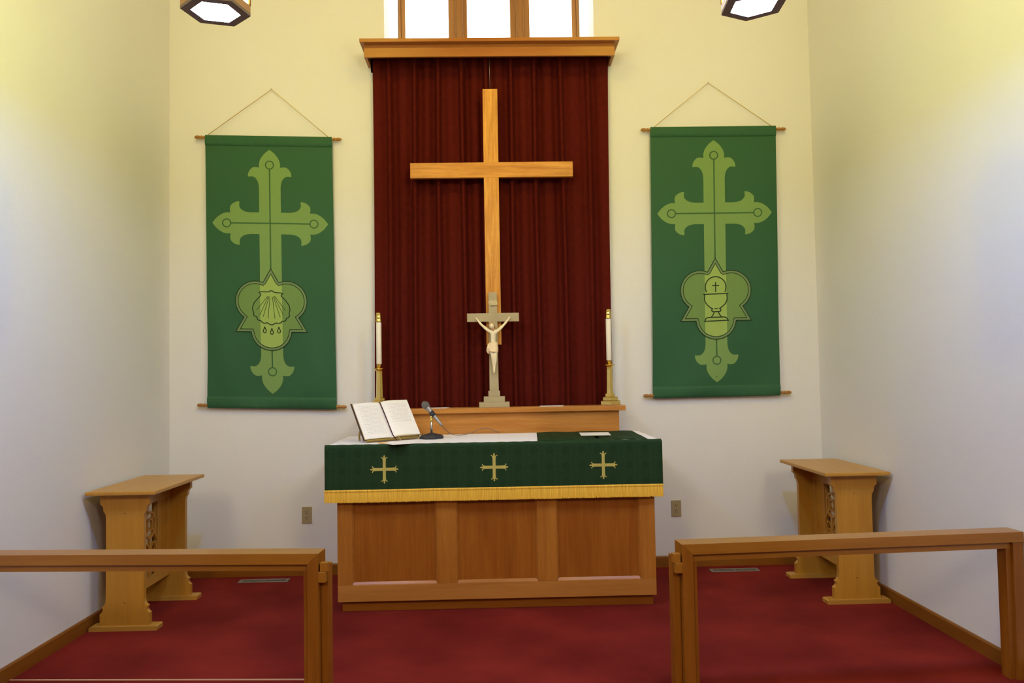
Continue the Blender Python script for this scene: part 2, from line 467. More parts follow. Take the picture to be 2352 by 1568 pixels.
ribs = [[Lp(*a), Lp(*b)] for a, b in (((733, 482), (636, 603)), ((740, 484), (660, 650)), ((746, 486), (690, 668)), ((753, 488), (735, 680)), ((776, 488), (795, 680)), ((784, 485), (842, 668)), ((790, 483), (872, 650)), ((797, 482), (890, 608)))]
shell = [q for i, p in enumerate(shell) for q in ((p[0] * .8 + shell[i - 1][0] * .2, p[1] * .8 + shell[i - 1][1] * .2), (p[0] * .8 + shell[(i + 1) % len(shell)][0] * .2, p[1] * .8 + shell[(i + 1) % len(shell)][1] * .2))]
def drop(cx, cy): return [Lp(cx + dx, cy + dy) for dx, dy in ((0, -28), (5, -14), (12, 2), (13, 12), (8, 22), (0, 26), (-8, 22), (-13, 12), (-12, 2), (-5, -14))]
bowlL = [(693, 484), (690, 530), (697, 556), (712, 580), (735, 603), (765, 622)]
chal = [arc(0, Rp(0, 418)[1], 24.0, -28, 208, 26), [Rp(797, 375), Rp(797, 463)], [Rp(768, 403), Rp(827, 403)], [Rp(683, 485), Rp(913, 480)],
        [Rp(*p) for p in bowlL], [Rp(1594 - x, y - 2) for x, y in bowlL],
        [Rp(*p) for p in ((767, 622), (758, 628), (756, 637), (762, 646), (770, 649), (830, 648), (840, 644), (844, 634), (840, 625), (832, 620))],
        [Rp(787, 620), Rp(812, 619)], [Rp(*p) for p in ((780, 652), (775, 668), (765, 685), (752, 699))], [Rp(*p) for p in ((820, 652), (825, 668), (835, 684), (848, 697))],
        [Rp(*p) for p in ((694, 735), (700, 716), (713, 705), (730, 702), (870, 700), (888, 704), (900, 715), (908, 732))], [Rp(685, 738), Rp(915, 732)]]

def fold(a, b, ph):
    k = max(0, (b - .45) / .55)
    e = .003 * sin(2 * pi * (a * 1.2 + ph)) * sin(pi * b)
    end = min(1, max(0, (1 - b) / .07)) ** .7
    return -end * (.016 * k * k * sin(2 * pi * (a * 1.35 + b * 1.1 + ph)) + .009 * k * sin(2 * pi * (a * 3.1 - b * 1.7 + ph)) * abs(a - .5) * 2) + e
def banner(label, corners, apex, art, ph, rods):
    """corners: world x,z of top left, top right, bottom left, bottom right"""
    (tlx, tlz), (trx, trz), (blx, blz), (brx, brz) = corners
    Yb = -.034
    ox, oz = apex
    t = thing('church_banner', label, 'banner', (ox, 0, oz), 0, 'green wall banners')
    A0, B0 = .503, .3222
    def W3(a, b, lay=0):
        x = (tlx * (1 - a) + trx * a) * (1 - b) + (blx * (1 - a) + brx * a) * b
        z = (tlz * (1 - a) + trz * a) * (1 - b) + (blz * (1 - a) + brz * a) * b
        y = Yb + fold(a, b, ph) - .0007 * lay
        return (x - ox, y, z - oz)
    def D(p, lay): return W3(A0 + p[0] / 293.6, B0 - p[1] / 622.5, lay)
    bm = NB()
    n, m = 60, 110
    for j in range(m):
        for i in range(n):
            pass
    rows = [[bm.verts.new(W3(i / n, j / m)) for i in range(n + 1)] for j in range(m + 1)]
    for r1, r2_ in zip(rows, rows[1:]):
        for i in range(n):
            f = bm.faces.new((r1[i], r1[i + 1], r2_[i + 1], r2_[i])); f.smooth = True
    # rod pockets: rolled hems at both ends
    for b0, b1 in ((-.004, .034), (.962, 1.004)):
        pr = []
        for q in range(7):
            an = pi * q / 6; bb = b0 + (b1 - b0) * (1 - cos(an)) / 2
            pr.append([bm.verts.new(Vector(W3(i / n, bb)) + Vector((0, -.0085 * sin(an) - .003 - .002 * sin(i * 1.3) * sin(an), 0))) for i in range(n + 1)])
        for r1, r2_ in zip(pr, pr[1:]):
            for i in range(n):
                f = bm.faces.new((r1[i], r1[i + 1], r2_[i + 1], r2_[i])); f.smooth = True
    def layer(poly, mi, lay, step=9):
        vs, fs = fill(poly, step)
        vv = [bm.verts.new(D(p, lay)) for p in vs]
        for f in fs:
            try: nf = bm.faces.new([vv[i] for i in f]); nf.material_index = mi; nf.smooth = True
            except ValueError: pass
    def stroke(pts, w, mi, lay, closed=False):
        P = [Vector(p) for p in pts]
        if closed: P = P + [P[0]]
        for a, b in zip(P, P[1:]):
            L_ = (b - a).length
            if L_ < 1e-6: continue
            d = (b - a) / L_; nn = Vector((-d.y, d.x)) * w / 2
            a2 = a - d * w * .35; b2 = b + d * w * .35
            k = max(1, int(L_ / 12)); prev = None
            for s in range(k + 1):
                c = a2.lerp(b2, s / k)
                cur = (bm.verts.new(D(c + nn, lay)), bm.verts.new(D(c - nn, lay)))
                if prev:
                    nf = bm.faces.new((prev[0], prev[1], cur[1], cur[0])); nf.material_index = mi
                prev = cur
    layer(cross_poly, 1, 1, 12)
    stroke([(0, 126.5), (0, -105)], 3.2, 2, 2); stroke([(0, -292), (0, -331)], 3.2, 2, 2); stroke([(-92, 0), (92, 0)], 3.2, 2, 2)
    for c in ((0, 135.3), (0, -340.5), (-100.5, 0), (100.5, 0)):
        stroke(arc(c[0], c[1], 9.2, 0, 345, 23), 2.6, 2, 2, True)
    inner = offset(medallion, 6.0)
    layer(medallion, 4, 3, 10); layer(inner, 3, 4, 10); layer(clipx(inner, -25, 25), 5, 5, 10)
    stroke(medallion, 1.7, 6, 6, True); stroke(inner, 1.5, 6, 6, True)
    if art == 'shell':
        layer(shell, 3, 5.5, 10); layer(clipx(shell, -25, 25), 5, 6, 10)
        stroke(shell, 2.1, 6, 7, True)
        for r_ in ribs: stroke(r_, 1.1, 6, 7)
        for c in ((703, 784), (766, 797), (829, 785)): stroke(drop(*c), 2.0, 6, 7, True)
    else:
        for s in chal: stroke(s, 2.3, 6, 7)
    # stitched hem lines
    for bb in (.036, .960):
        pts = [(-146.5 + 293 * i / 30, (B0 - bb) * 622.5) for i in range(31)]
        stroke(pts, .7, 2, 1)
    cl = obj('cloth', bm, [BG, BL, BLN, BM, BB, BS, BK], t, fix=False)
    sd = cl.modifiers.new('thick', 'SOLIDIFY'); sd.thickness = .0004; sd.offset = 1
    cl.modifiers.remove(sd)
    for (xa, za, xb, zb) in rods:
        d = Vector((xb - xa, 0, zb - za)); an = -math.atan2(d.z, d.x); L_ = d.length
        bm = NB(); tube(bm, [(.05, 0, 0), (L_ - .05, 0, 0)], .006, 10)
        r = obj('rod', bm, FINIAL, t); r.location = (xa - ox, Yb, za - oz); r.rotation_euler = (0, an, 0)
        pf = [(.002, 0), (.009, .006), (.0125, .018), (.012, .032), (.008, .044), (.013, .049), (.013, .056), (.008, .062), (.011, .070), (.0085, .078)]
        for s in (0, 1):
            bm = NB(); lathe(bm, pf if s == 0 else [(q, L_ - h) for q, h in pf][::-1], 14, 0, 'x'); obj('finial', bm, FINIAL, r)
    bm = NB()
    (xa, za, xb, zb) = rods[0]
    tube(bm, [(xa + .075 - ox, Yb, za - oz), (0, -.012, 0), (xb - .075 - ox, Yb, zb - oz)], .0024, 6)
    obj('cord', bm, CORD, t)
    bm = NB(); lathe(bm, [(.002, -.014), (.006, -.016), (.004, -.018), (.0015, 0)], 8)
    for v in bm.verts: v.co = Vector((v.co.x, v.co.z, v.co.y))
    obj('nail', bm, STEEL, t)
banner('green wall banner printed with a light cross and a scallop shell with water drops', [(-2.082, 3.170), (-1.167, 3.146), (-2.066, 1.214), (-1.150, 1.186)], (-1.609, 3.518), 'shell', .15,
       [(-2.160, 3.164, -1.098, 3.136), (-2.143, 1.227, -1.077, 1.195)])
banner('green wall banner printed with a light cross and a chalice with a host', [(1.158, 3.196), (2.087, 3.196), (1.132, 1.224), (2.059, 1.229)], (1.602, 3.538), 'chalice', .62,
       [(1.087, 3.184, 2.165, 3.180), (1.060, 1.236, 2.145, 1.243)])

# ------------------------------------------------------------------ sockets and floor registers
t = thing('wall_socket', 'beige double wall socket left of the altar', 'socket', (-1.375, 0, .426), 0, 'wall sockets beside the altar')
bm = NB(); box(bm, -.0355, .0355, -.007, 0, -.058, .058, 0, .002); obj('cover_plate', bm, PLATE, t)
for s in (1, -1):
    bm = NB(); lathe(bm, [(.017, .006), (.017, .0085)], 20)
    for v in bm.verts: v.co = Vector((v.co.x, -v.co.z, max(-.0125, min(.0125, v.co.y)) + s * .0195))
    f = obj('receptacle', bm, PLATE, t)
    bm = NB()
    box(bm, -.008, -.0045, -.0092, -.0084, s * .0195 + .0005, s * .0195 + .0085); box(bm, .0045, .008, -.0092, -.0084, s * .0195 + .0005, s * .0195 + .0085)
    box(bm, -.0025, .0025, -.0092, -.0084, s * .0195 - .0095, s * .0195 - .0045); obj('slot', bm, DARK, f)
dup(t, (1.287, 0, .418), 0, 'beige double wall socket right of the altar')
t = thing('floor_register', 'grey metal floor vent in the carpet left of the altar', 'floor vent', (-1.640, -.140, 0), 0, 'metal floor vents by the back wall')
bm = NB()
box(bm, -.172, .172, -.040, -.026, 0, .005, 0, .0015); box(bm, -.172, .172, .026, .040, 0, .005, 0, .0015)
box(bm, -.172, -.150, -.027, .027, 0, .005); box(bm, .150, .172, -.027, .027, 0, .005); box(bm, -.006, .006, -.027, .027, 0, .005)
obj('frame', bm, VENTM, t)
bm = NB(); box(bm, -.150, .150, -.027, .027, 0, .001); obj('duct_opening', bm, DARK, t)
for side in (-1, 1):
    bm = NB()
    box(bm, min(side * .007, side * .149), max(side * .007, side * .149), -.001, .001, .0012, .0035)
    for k in range(14):
        x = side * (.0125 + k * .0102)
        box(bm, x - .0012, x + .0012, -.027, .027, .001, .004)
    obj('louvre', bm, VENTM, t)
dup(t, (1.655, -.145, 0), 0, 'grey metal floor vent in the carpet right of the altar')

# ------------------------------------------------------------------ retable behind the altar
t = thing('retable', 'long wooden shelf unit behind the altar carrying crucifix and candles', 'shelf', (-.018, -.13, 0))
bm = NB(); box(bm, -.868, .868, -.105, .032, 0, 1.145); obj('body', bm, SX, t)
bm = NB(); box(bm, -.911, .911, -.135, .034, 1.1455, 1.18, 0, .003); obj('top', bm, SX, t)

# ------------------------------------------------------------------ altar
AX0, AX1, AY = -.972, .943, -.937
t = thing('altar', 'wide panelled oak altar table in the centre of the red carpet', 'altar', (-.0145, AY, 0))
h = (AX1 - AX0) / 2
bm = NB(); box(bm, -h + .02, h - .013, .042, .655, 0, .066); obj('plinth', bm, WX, t)
bm = NB()
box(bm, -h, h, 0, .02, .066, .163, 0, .002); box(bm, -h, h, .66, .68, .066, .163)
obj('bottom_rail', bm, LX, t)
bm = NB(); box(bm, -h, h, 0, .02, .87, .975, 0, .002); obj('top_rail', bm, WX, t)
st = [(-h, -h + .088), (-.364, -.242), (.243, .362), (h - .094, h)]
for a, b in st:
    bm = NB(); box(bm, a, b, 0, .02, .1632, .8698, 0, .002); obj('stile', bm, ST, t)
for (a, b), (c, d) in zip(st, st[1:]):
    bm = NB(); box(bm, b + .0005, c - .0005, .016, .02, .1635, .8695)
    p = obj('panel', bm, PN, t)
    bm = NB()
    prism(bm, [(.0, .1632), (.016, .1632), (.016, .180), (.0125, .180), (.002, .167)], 'x', b + .0005, c - .0005)
    for xa, s in ((b, 1), (c, -1)):
        prism(bm, [(xa, .001), (xa + s * .010, .012), (xa + s * .010, .016), (xa, .016)], 'z', .180, .8695)
    obj('moulding', bm, MX, p)
for s in (-1, 1):
    bm = NB(); xa, xb = (-h, -h + .02) if s < 0 else (h - .02, h)
    box(bm, xa, xb, .0202, .66, .066, .975); obj('side_panel', bm, WZ, t)
bm = NB(); box(bm, -h + .02, h - .02, .66, .68, .1632, .975); obj('back_panel', bm, WX, t)
bm = NB(); box(bm, -1.014, .996, -.026, .685, .9752, .999, 0, .004); obj('tabletop', bm, WX, t)

# white linen on the top
bm = NB()
X0, X1, Y0, Y1 = -1.020, .972, -.951, -.262
nx, ny = 80, 24
rows = [[bm.verts.new((X0 + (X1 - X0) * i / nx, Y0 + (Y1 - Y0) * j / ny + .002 * sin(i * .9) * (j in (0, ny)), 1.0012 + .0006 * (1 + sin(i * .45 + j * .7)))) for i in range(nx + 1)] for j in range(ny + 1)]
for a, b in zip(rows, rows[1:]):
    for i in range(nx):
        f = bm.faces.new((a[i], a[i + 1], b[i + 1], b[i])); f.smooth = True
tag(obj('altar_linen', bm, WHITE, fix=False), 'white linen cloth spread flat over the altar top', 'cloth')

# green frontal with gold fringe and three crosses
t = thing('altar_frontal', 'dark green damask frontal with three gold crosses hanging down the altar front', 'altar cloth', (-.026, -.968, .66))
FX0, FX1 = -1.012, 1.014
def fr_y(x, z):              # local z 0 (bottom) to .343
    k = 1 - z / .343
    return -.0015 - .004 * k * (1 + sin(x * 7.3 + .6)) * .6 - .0012 * sin(x * 23) * k
bm = NB()
nx, nz = 200, 24
rows = []
for j in range(nz + 1):
    z = .072 + (.333 - .072) * j / nz
    rows.append([bm.verts.new((FX0 + (FX1 - FX0) * i / nx + (.003 if i == nx else 0), fr_y(FX0 + (FX1 - FX0) * i / nx, z), z)) for i in range(nx + 1)])
for q, (dy, dz) in enumerate(((.002, .338), (.006, .3415), (.012, .343), (.020, .3435))):
    rows.append([bm.verts.new((FX0 + (FX1 - FX0) * i / nx, dy + .0015 * sin(i * .31) * (q == 3), dz + .0006 * sin(i * .8))) for i in range(nx + 1)])
for a, b in zip(rows, rows[1:]):
    for i in range(nx):
        f = bm.faces.new((a[i], a[i + 1], b[i + 1], b[i])); f.smooth = True
for s, i in ((-1, 0), (1, nx)):          # short returns at both ends
    prev = None
    for r_ in rows:
        e = r_[i]; q = bm.verts.new((e.co.x, max(e.co.y + .03, .03), e.co.z))
        if prev: bm.faces.new((prev[0], e, q, prev[1]))
        prev = (e, q)
obj('damask', bm, DAMASK, t, fix=False)
bm = NB()
random.seed(3)
nx = 1300
top = []; rws = []
prof = [(.076, 0), (.074, -.003), (.070, -.004), (.064, -.003), (.060, -.0015), (.04, -.002), (.02, -.002), (0, -.002)]
cols = []
for i in range(nx + 1):
    x = FX0 - .002 + (FX1 - FX0 + .004) * i / nx
    jy = random.uniform(-.0016, .0016); jb = random.uniform(-.0022, .003) if random.random() > .06 else random.uniform(-.001, .010)
    sx_ = .004 * sin(x * 31) * random.random()
    col = []
    for k, (z, dy) in enumerate(prof):
        q = max(0, (.06 - z) / .06)
        col.append(bm.verts.new((x + sx_ * q * .5, fr_y(x, .07) + dy + jy * q, z + (jb if k == len(prof) - 1 else 0))))
    cols.append(col)
for a, b in zip(cols, cols[1:]):
    for k in range(len(prof) - 1):
        bm.faces.new((a[k], b[k], b[k + 1], a[k + 1]))
for e in (0, nx):
    c = cols[e]
    q = [bm.verts.new((v.co.x, v.co.y + .03, v.co.z)) for v in c]
    for k in range(len(prof) - 1): bm.faces.new((c[k], c[k + 1], q[k + 1], q[k]))
FR, N, L, B = nmat('gold_fringe')
tc = N.new('ShaderNodeTexCoord'); mp = N.new('ShaderNodeMapping'); mp.inputs['Scale'].default_value = (420, 5, 7)
nn_ = N.new('ShaderNodeTexNoise'); nn_.inputs['Scale'].default_value = 1; nn_.inputs['Detail'].default_value = 3
rp = N.new('ShaderNodeValToRGB'); rp.color_ramp.elements[0].position = .3; rp.color_ramp.elements[1].position = .6
rp.color_ramp.elements[0].color = (.60, .30, .02, 1); rp.color_ramp.elements[1].color = (.92, .56, .06, 1)
L.new(tc.outputs['Object'], mp.inputs[0]); L.new(mp.outputs[0], nn_.inputs['Vector']); L.new(nn_.outputs[0], rp.inputs[0]); L.new(rp.outputs[0], B.inputs['Base Color'])
B.inputs['Roughness'].default_value = .5
tag(obj('fringe', bm, FR, t, fix=False), 'gold fringe')
hc = [(0, 86), (4, 80), (5.5, 76), (3.5, 71.5), (6, 68.5), (10, 69), (13, 72.5), (16.5, 74), (19.5, 71.5), (20, 66.5), (17.5, 69), (13.5, 66.5), (10.5, 62), (9.5, 56), (9, 48)]
fcross = []
for k in range(4):
    R_ = hc; arm = [(-x, y) for x, y in R_[::-1]][:-1] + R_
    fcross += rot_(arm, k); fcross.append([(9, 9), (9, -9), (-9, -9), (-9, 9)][k])
for cx in (-.656, .001, .658):
    vs, fs = fill(fcross, 12)
    bm = NB()
    for d in (-.0022,):
        vv = [bm.verts.new((x / 1000 + cx, fr_y(x / 1000 + cx, z / 1000 + .195) + d, z / 1000 + .195)) for x, z in vs]
        for f in fs: bm.faces.new([vv[i] for i in f])
    bmesh.ops.solidify(bm, geom=bm.faces, thickness=.0015)
    obj('embroidered_cross', bm, GOLD, t)

# folded green cloth on the altar top
t = thing('green_veil', 'green damask cloth with a gold cross lying on the right of the altar top', 'altar cloth', (.58, -.55, 1.0025))
qd = [(-.340, -.398), (.330, -.380), (.345, .275), (-.310, .280)]
bm = NB()
n, m = 50, 30
def qp(a, b):
    x = (qd[0][0] * (1 - a) + qd[1][0] * a) * (1 - b) + (qd[3][0] * (1 - a) + qd[2][0] * a) * b
    y = (qd[0][1] * (1 - a) + qd[1][1] * a) * (1 - b) + (qd[3][1] * (1 - a) + qd[2][1] * a) * b
    return x, y, .0035 + .0016 * sin(a * 17 + b * 5) * sin(b * 7 + 1)
tp = [[bm.verts.new(qp(i / n, j / m)) for i in range(n + 1)] for j in range(m + 1)]
for a, b in zip(tp, tp[1:]):
    for i in range(n):
        f = bm.faces.new((a[i], a[i + 1], b[i + 1], b[i])); f.smooth = True
border = [tp[0][i] for i in range(n + 1)] + [tp[j][n] for j in range(1, m + 1)] + [tp[m][i] for i in range(n - 1, -1, -1)] + [tp[j][0] for j in range(m - 1, 0, -1)]
lo = [bm.verts.new((v.co.x, v.co.y, 0)) for v in border]
for i in range(len(border)):
    k = (i + 1) % len(border); bm.faces.new((border[i], lo[i], lo[k], border[k]))
obj('damask', bm, DAMASK, t, fix=False)
vs, fs = fill(fcross, 12)
bm = NB()
vv = [bm.verts.new((x / 1000 + .040, z / 1000 - .235, .0070)) for x, z in vs]
for f in fs: bm.faces.new([vv[i] for i in f])
bmesh.ops.solidify(bm, geom=bm.faces, thickness=.001)
obj('embroidered_cross', bm, GOLD, t)

# loose papers
def sheet(label, pts, z, th=.0008, curl=0):
    cx = sum(p[0] for p in pts) / 4; cy = sum(p[1] for p in pts) / 4
    bm = NB(); prism(bm, [(x - cx, y - cy) for x, y in pts], 'z', 0, th)
    o = tag(obj('paper_sheet', bm, PAPER), label, 'paper', 'loose white papers'); o.location = (cx, cy, z)
    return o
sheet('white paper lying on the green cloth at the right of the altar top', [(.548, -.419), (.743, -.433), (.726, -.684), (.535, -.673)], 1.0085)
sheet('white paper on the shelf behind the microphone', [(-.520, -.235), (-.350, -.235), (-.335, -.10), (-.505, -.10)], 1.1805)
sheet('white paper on the shelf between crucifix and right candlestick', [(.292, -.250), (.462, -.243), (.478, -.10), (.308, -.105)], 1.1805)
sheet('white paper poking out over the altar edge beneath the open book', [(-.62, -1.035), (-.475, -.935), (-.575, -.775), (-.725, -.870)], 1.0045)
bm = NB(); prism(bm, [(-.032, .010), (.026, -.014), (.034, -.002), (-.026, .022)], 'z', 0, .004)
o = tag(obj('orange_slip', bm, ORANGE), 'small bright orange slip lying before the open book', 'slip'); o.location = (-.700, -.905, 1.0045)

# ------------------------------------------------------------------ open book on its stand
PH, TAU = radians(40), radians(55)
r_ = Vector((cos(PH), sin(PH), 0)); u_ = Vector((-sin(PH) * cos(TAU), cos(PH) * cos(TAU), sin(TAU))); n_ = r_.cross(u_)
BK0 = Vector((-.821, -.855, 1.018)) + r_ * .205
MB_ = Matrix((r_, u_, n_)).transposed().to_4x4(); MB_.translation = BK0
t = tag(bpy.data.objects.new('open_book', None), 'large open book with printed pages and a dark red ribbon, propped on the altar', 'book')
C.objects.link(t); t.matrix_world = MB_
BH = .268
bm = NB(); box(bm, -.208, .208, 0, BH + .004, -.004, 0, 0, .001); obj('cover', bm, COVER, t)
def ht(x):
    if x >= 0: return .004 + .026 * (1 - exp(-x / .022)) - .004 * (x / .2) ** 2
    x = -x; return .004 + .012 * (1 - exp(-x / .03)) - .0085 * (x / .2) ** 1.5
bm = NB()
xs = [-.199 + .398 * i / 96 for i in range(97)]
ys = [.003 + (BH - .003) * j / 20 for j in range(21)]
g = [[bm.verts.new((x, y, ht(x))) for x in xs] for y in ys]
for a, b in zip(g, g[1:]):
    for i in range(96):
        f = bm.faces.new((a[i], a[i + 1], b[i + 1], b[i])); f.smooth = True
lo = {}
def low(v):
    if v not in lo: lo[v] = bm.verts.new((v.co.x * (.985 if v.co.x > 0 else 1.0), v.co.y, .0003))
    return lo[v]
for row in (g[0], g[-1]):
    for i in range(96):
        f = bm.faces.new((row[i], row[i + 1], low(row[i + 1]), low(row[i]))); f.material_index = 1
for c in (0, 96):
    for j in range(20):
        f = bm.faces.new((g[j][c], g[j + 1][c], low(g[j + 1][c]), low(g[j][c]))); f.material_index = 1
def line(x0, x1, y, w, mi):
    k = 8; prev = None
    for s in range(k + 1):
        x = x0 + (x1 - x0) * s / k
        c = (bm.verts.new((x, y, ht(x) + .0004)), bm.verts.new((x, y + w, ht(x) + .0004)))
        if prev:
            f = bm.faces.new((prev[0], c[0], c[1], prev[1])); f.material_index = mi
        prev = c
random.seed(5)
for q in range(22):
    y = .240 - q * .0096
    if q % 2 == 0: line(-.163, -.158, y, .0045, 3)
    x = -.150
    while x < -.035:
        w = random.uniform(.012, .03); line(x, min(x + w, -.03), y, .0022, 2); x += w + .004
    if y > .105:
        if q % 2 == 0: line(.036, .041, y, .0045, 3)
        x = .048
        while x < .165:
            w = random.uniform(.012, .03); line(x, min(x + w, .175), y, .0022, 2); x += w + .004
obj('pages', bm, [PAGE, PEDGE, TEXT, MARK], t, fix=False)
bm = NB()
pts = [(-.002, BH + .002, .012), (-.001, BH * .8, .0135), (.0, BH * .5, .0145), (.001, .02, .0145), (.004, -.004, .020), (.008, -.016, .019), (.012, -.030, .024)]
for w, off in ((.0042, 0),):
    prev = None
    for p in pts:
        c = (bm.verts.new((p[0] - w, p[1], p[2] + .001)), bm.verts.new((p[0] + w, p[1], p[2] + .001)))
        if prev: bm.faces.new((prev[0], c[0], c[1], prev[1]))
        prev = c
bmesh.ops.solidify(bm, geom=bm.faces, thickness=.0008)
obj('ribbon', bm, RIBR, t)
bm = NB(); prev = None
for p in [(.026, .012, .020), (.030, -.002, .026), (.036, -.016, .025), (.042, -.030, .024)]:
    c = (bm.verts.new((p[0] - .004, p[1], p[2])), bm.verts.new((p[0] + .004, p[1], p[2])))
    if prev: bm.faces.new((prev[0], c[0], c[1], prev[1]))
    prev = c
bmesh.ops.solidify(bm, geom=bm.faces, thickness=.0008)
tag(obj('ribbon', bm, RIBC, t), 'cream ribbon')

t = tag(bpy.data.objects.new('book_stand', None), 'gold toned metal stand holding up the open book on the altar', 'book stand')
C.objects.link(t); t.matrix_world = MB_
bm = NB()
box(bm, -.185, .19, -.010, -.001, -.006, .011, 0, .002)
obj('ledge', bm, OLDBR, t)
bm = NB(); box(bm, -.17, .17, -.004, .20, -.0105, -.0048, 0, .001); obj('back_plate', bm, OLDBR, t)
MI = MB_.inverted()
for sx in (-.178, .15):
    a = MB_ @ Vector((sx, .10, -.0125)); b = MB_ @ Vector((sx, -.004, -.0125))
    back = Vector((n_.x, n_.y, 0)).normalized() * -1
    foot = Vector((a.x, a.y, 1.010)) + back * .03
    mid1 = a.lerp(foot, .35) + back * .018; mid2 = a.lerp(foot, .7) + back * .014
    bm = NB(); tube(bm, [MI @ p for p in (a, mid1, mid2, foot)], .006, 8); obj('leg', bm, OLDBR, t)

# ------------------------------------------------------------------ microphone and stand
t = thing('microphone_stand', 'small black based desk stand holding the grey microphone on the altar', 'microphone stand', (-.428, -.590, 1.0032))
bm = NB(); lathe(bm, [(.080, 0), (.081, .010), (.070, .022), (.030, .030), (.014, .036)], 8, rot=.35, smooth=False); obj('base', bm, BLACK, t)
bm = NB(); lathe(bm, [(.0075, .034), (.0075, .118)], 14); obj('pole', bm, STEEL, t)
bm = NB(); lathe(bm, [(.0095, .110), (.0105, .112), (.0105, .124), (.009, .126), (.0105, .128), (.0105, .142), (.008, .145)], 14); obj('collar', bm, BRASS, t)
hd = Vector((-.0415, .02, .218)); tl = Vector((.070, -.02, .082)); ax = (tl - hd).normalized(); mid = hd + (tl - hd) * .45
bm = NB(); tube(bm, [(0, 0, .144), (.003, 0, .158)], .009, 10); tube(bm, [mid - ax * .017, mid + ax * .017], .0165, 14); obj('clip', bm, BLACK, t)
t = thing('microphone', 'grey handheld microphone clipped at a slant above the altar', 'microphone', (-.428, -.590, 1.0032))
bm = NB()
ln = (tl - hd).length
tube(bm, [hd + ax * s for s in (.028, .034, .05, .10, ln - .02, ln)], [.0185, .0175, .0145, .0125, .0095, .008], 18); obj('handle', bm, GREYM, t)
bm = NB(); tube(bm, [hd + ax * s for s in (-.024, -.021, -.015, -.006, .004, .016, .028)], [.004, .011, .018, .0235, .0255, .0235, .0185], 20); obj('grille', bm, MESHM, t)
bm = NB()
o0 = Vector((-.428, -.590, 1.0032))
cp_ = [tl + o0, Vector((-.335, -.58, 1.055)), Vector((-.30, -.52, 1.022)), Vector((-.25, -.45, 1.010)), Vector((-.18, -.36, 1.016)), Vector((-.12, -.30, 1.038)), Vector((-.06, -.285, 1.040)), Vector((-.02, -.280, 1.022)), Vector((.02, -.278, 1.007)), Vector((.03, -.40, 1.007))]
sm = []
for i in range(len(cp_) - 2):
    p0, p1, p2, p3 = cp_[max(0, i - 1)], cp_[i], cp_[i + 1], cp_[min(len(cp_) - 1, i + 2)]
    for s in range(6):
        q = s / 6; sm.append(.5 * ((2 * p1) + (p2 - p0) * q + (2 * p0 - 5 * p1 + 4 * p2 - p3) * q * q + (3 * p1 - p0 - 3 * p2 + p3) * q ** 3))
tube(bm, [p - o0 for p in sm], .0024, 6); obj('cable', bm, CABLE, t)

# ------------------------------------------------------------------ candlesticks and candles
t = thing('candlestick', 'brass candlestick on the shelf at the right end, stepped base in view', 'candlestick', (.797, -.180, 1.1805), 0, 'altar candlesticks')
bm = NB()
for r, z0, z1 in ((.078, 0, .032), (.060, .0322, .058), (.038, .0582, .080)):
    lathe(bm, [(r * .96, z0), (r, z0 + .003), (r, z1 - .003), (r * .95, z1)], 6, rot=.5, smooth=False)
obj('base', bm, BRASS, t)
bm = NB(); lathe(bm, [(.026, .080), (.0245, .10), (.021, .25), (.023, .268)], 6, rot=.5, smooth=False); obj('stem', bm, BRASS, t)
bm = NB(); lathe(bm, [(.022, .266), (.027, .270), (.038, .281), (.040, .285), (.034, .284), (.02, .282)], 28); obj('drip_pan', bm, BRASS, t)
bm = NB(); lathe(bm, [(.0165, .280), (.0165, .312), (.0175, .314)], 20); obj('socket', bm, BRASS, t)
c1 = t
t = thing('altar_candle', 'tall white candle with brass top in the right candlestick', 'candle', (.797, -.180, 1.4945), 0, 'altar candles')
bm = NB(); lathe(bm, [(.0175, .001), (.0185, .004), (.0185, .300), (.017, .302)], 24); obj('wax', bm, WAX, t)
bm = NB(); lathe(bm, [(.0225, .296), (.0235, .298), (.0235, .306), (.0215, .309), (.0205, .325), (.0215, .327), (.0205, .331), (.0175, .352), (.0185, .355), (.0165, .361), (.007, .361)], 24); obj('follower', bm, BRASS, t)
dup(c1, (-.822, -.180, 1.1805), .3, 'brass candlestick behind the open book, its foot hidden')
dup(t, (-.822, -.180, 1.4945), 0, 'tall white candle with brass top above the open book')

# ------------------------------------------------------------------ standing crucifix
t = thing('standing_crucifix', 'pale olive crucifix with an ivory figure standing centrally on the shelf', 'crucifix', (-.018, -.168, 1.1805))
bm = NB()
box(bm, -.106, .106, -.065, .065, 0, .036, 0, .0015); box(bm, -.074, .074, -.048, .048, .0362, .075, 0, .0015); box(bm, -.041, .041, -.032, .032, .0752, .114, 0, .0015)
obj('base', bm, STONE, t)
bm = NB(); prism(bm, [(-.032, .1142), (.032, .1142), (.029, .809), (-.029, .809)], 'y', -.013, .013); obj('upright', bm, STONE, t)
bm = NB(); box(bm, -.183, .183, -.0145, .0115, .601, .661, 0, .001); obj('crossbar', bm, STONE, t)
bm = NB()
prev = None
for i in range(9):
    a = i / 8; x = -.030 + .060 * a; y = -.019 - .005 * sin(a * pi); zo = .724 + .014 * a + .004 * sin(a * 2 * pi)
    c = (bm.verts.new((x + .005, y, zo - .016)), bm.verts.new((x - .003, y, zo + .018)))
    if prev: f = bm.faces.new((prev[0], c[0], c[1], prev[1])); f.smooth = True
    prev = c
bmesh.ops.solidify(bm, geom=bm.faces, thickness=.003)
obj('scroll', bm, IVORY, t)

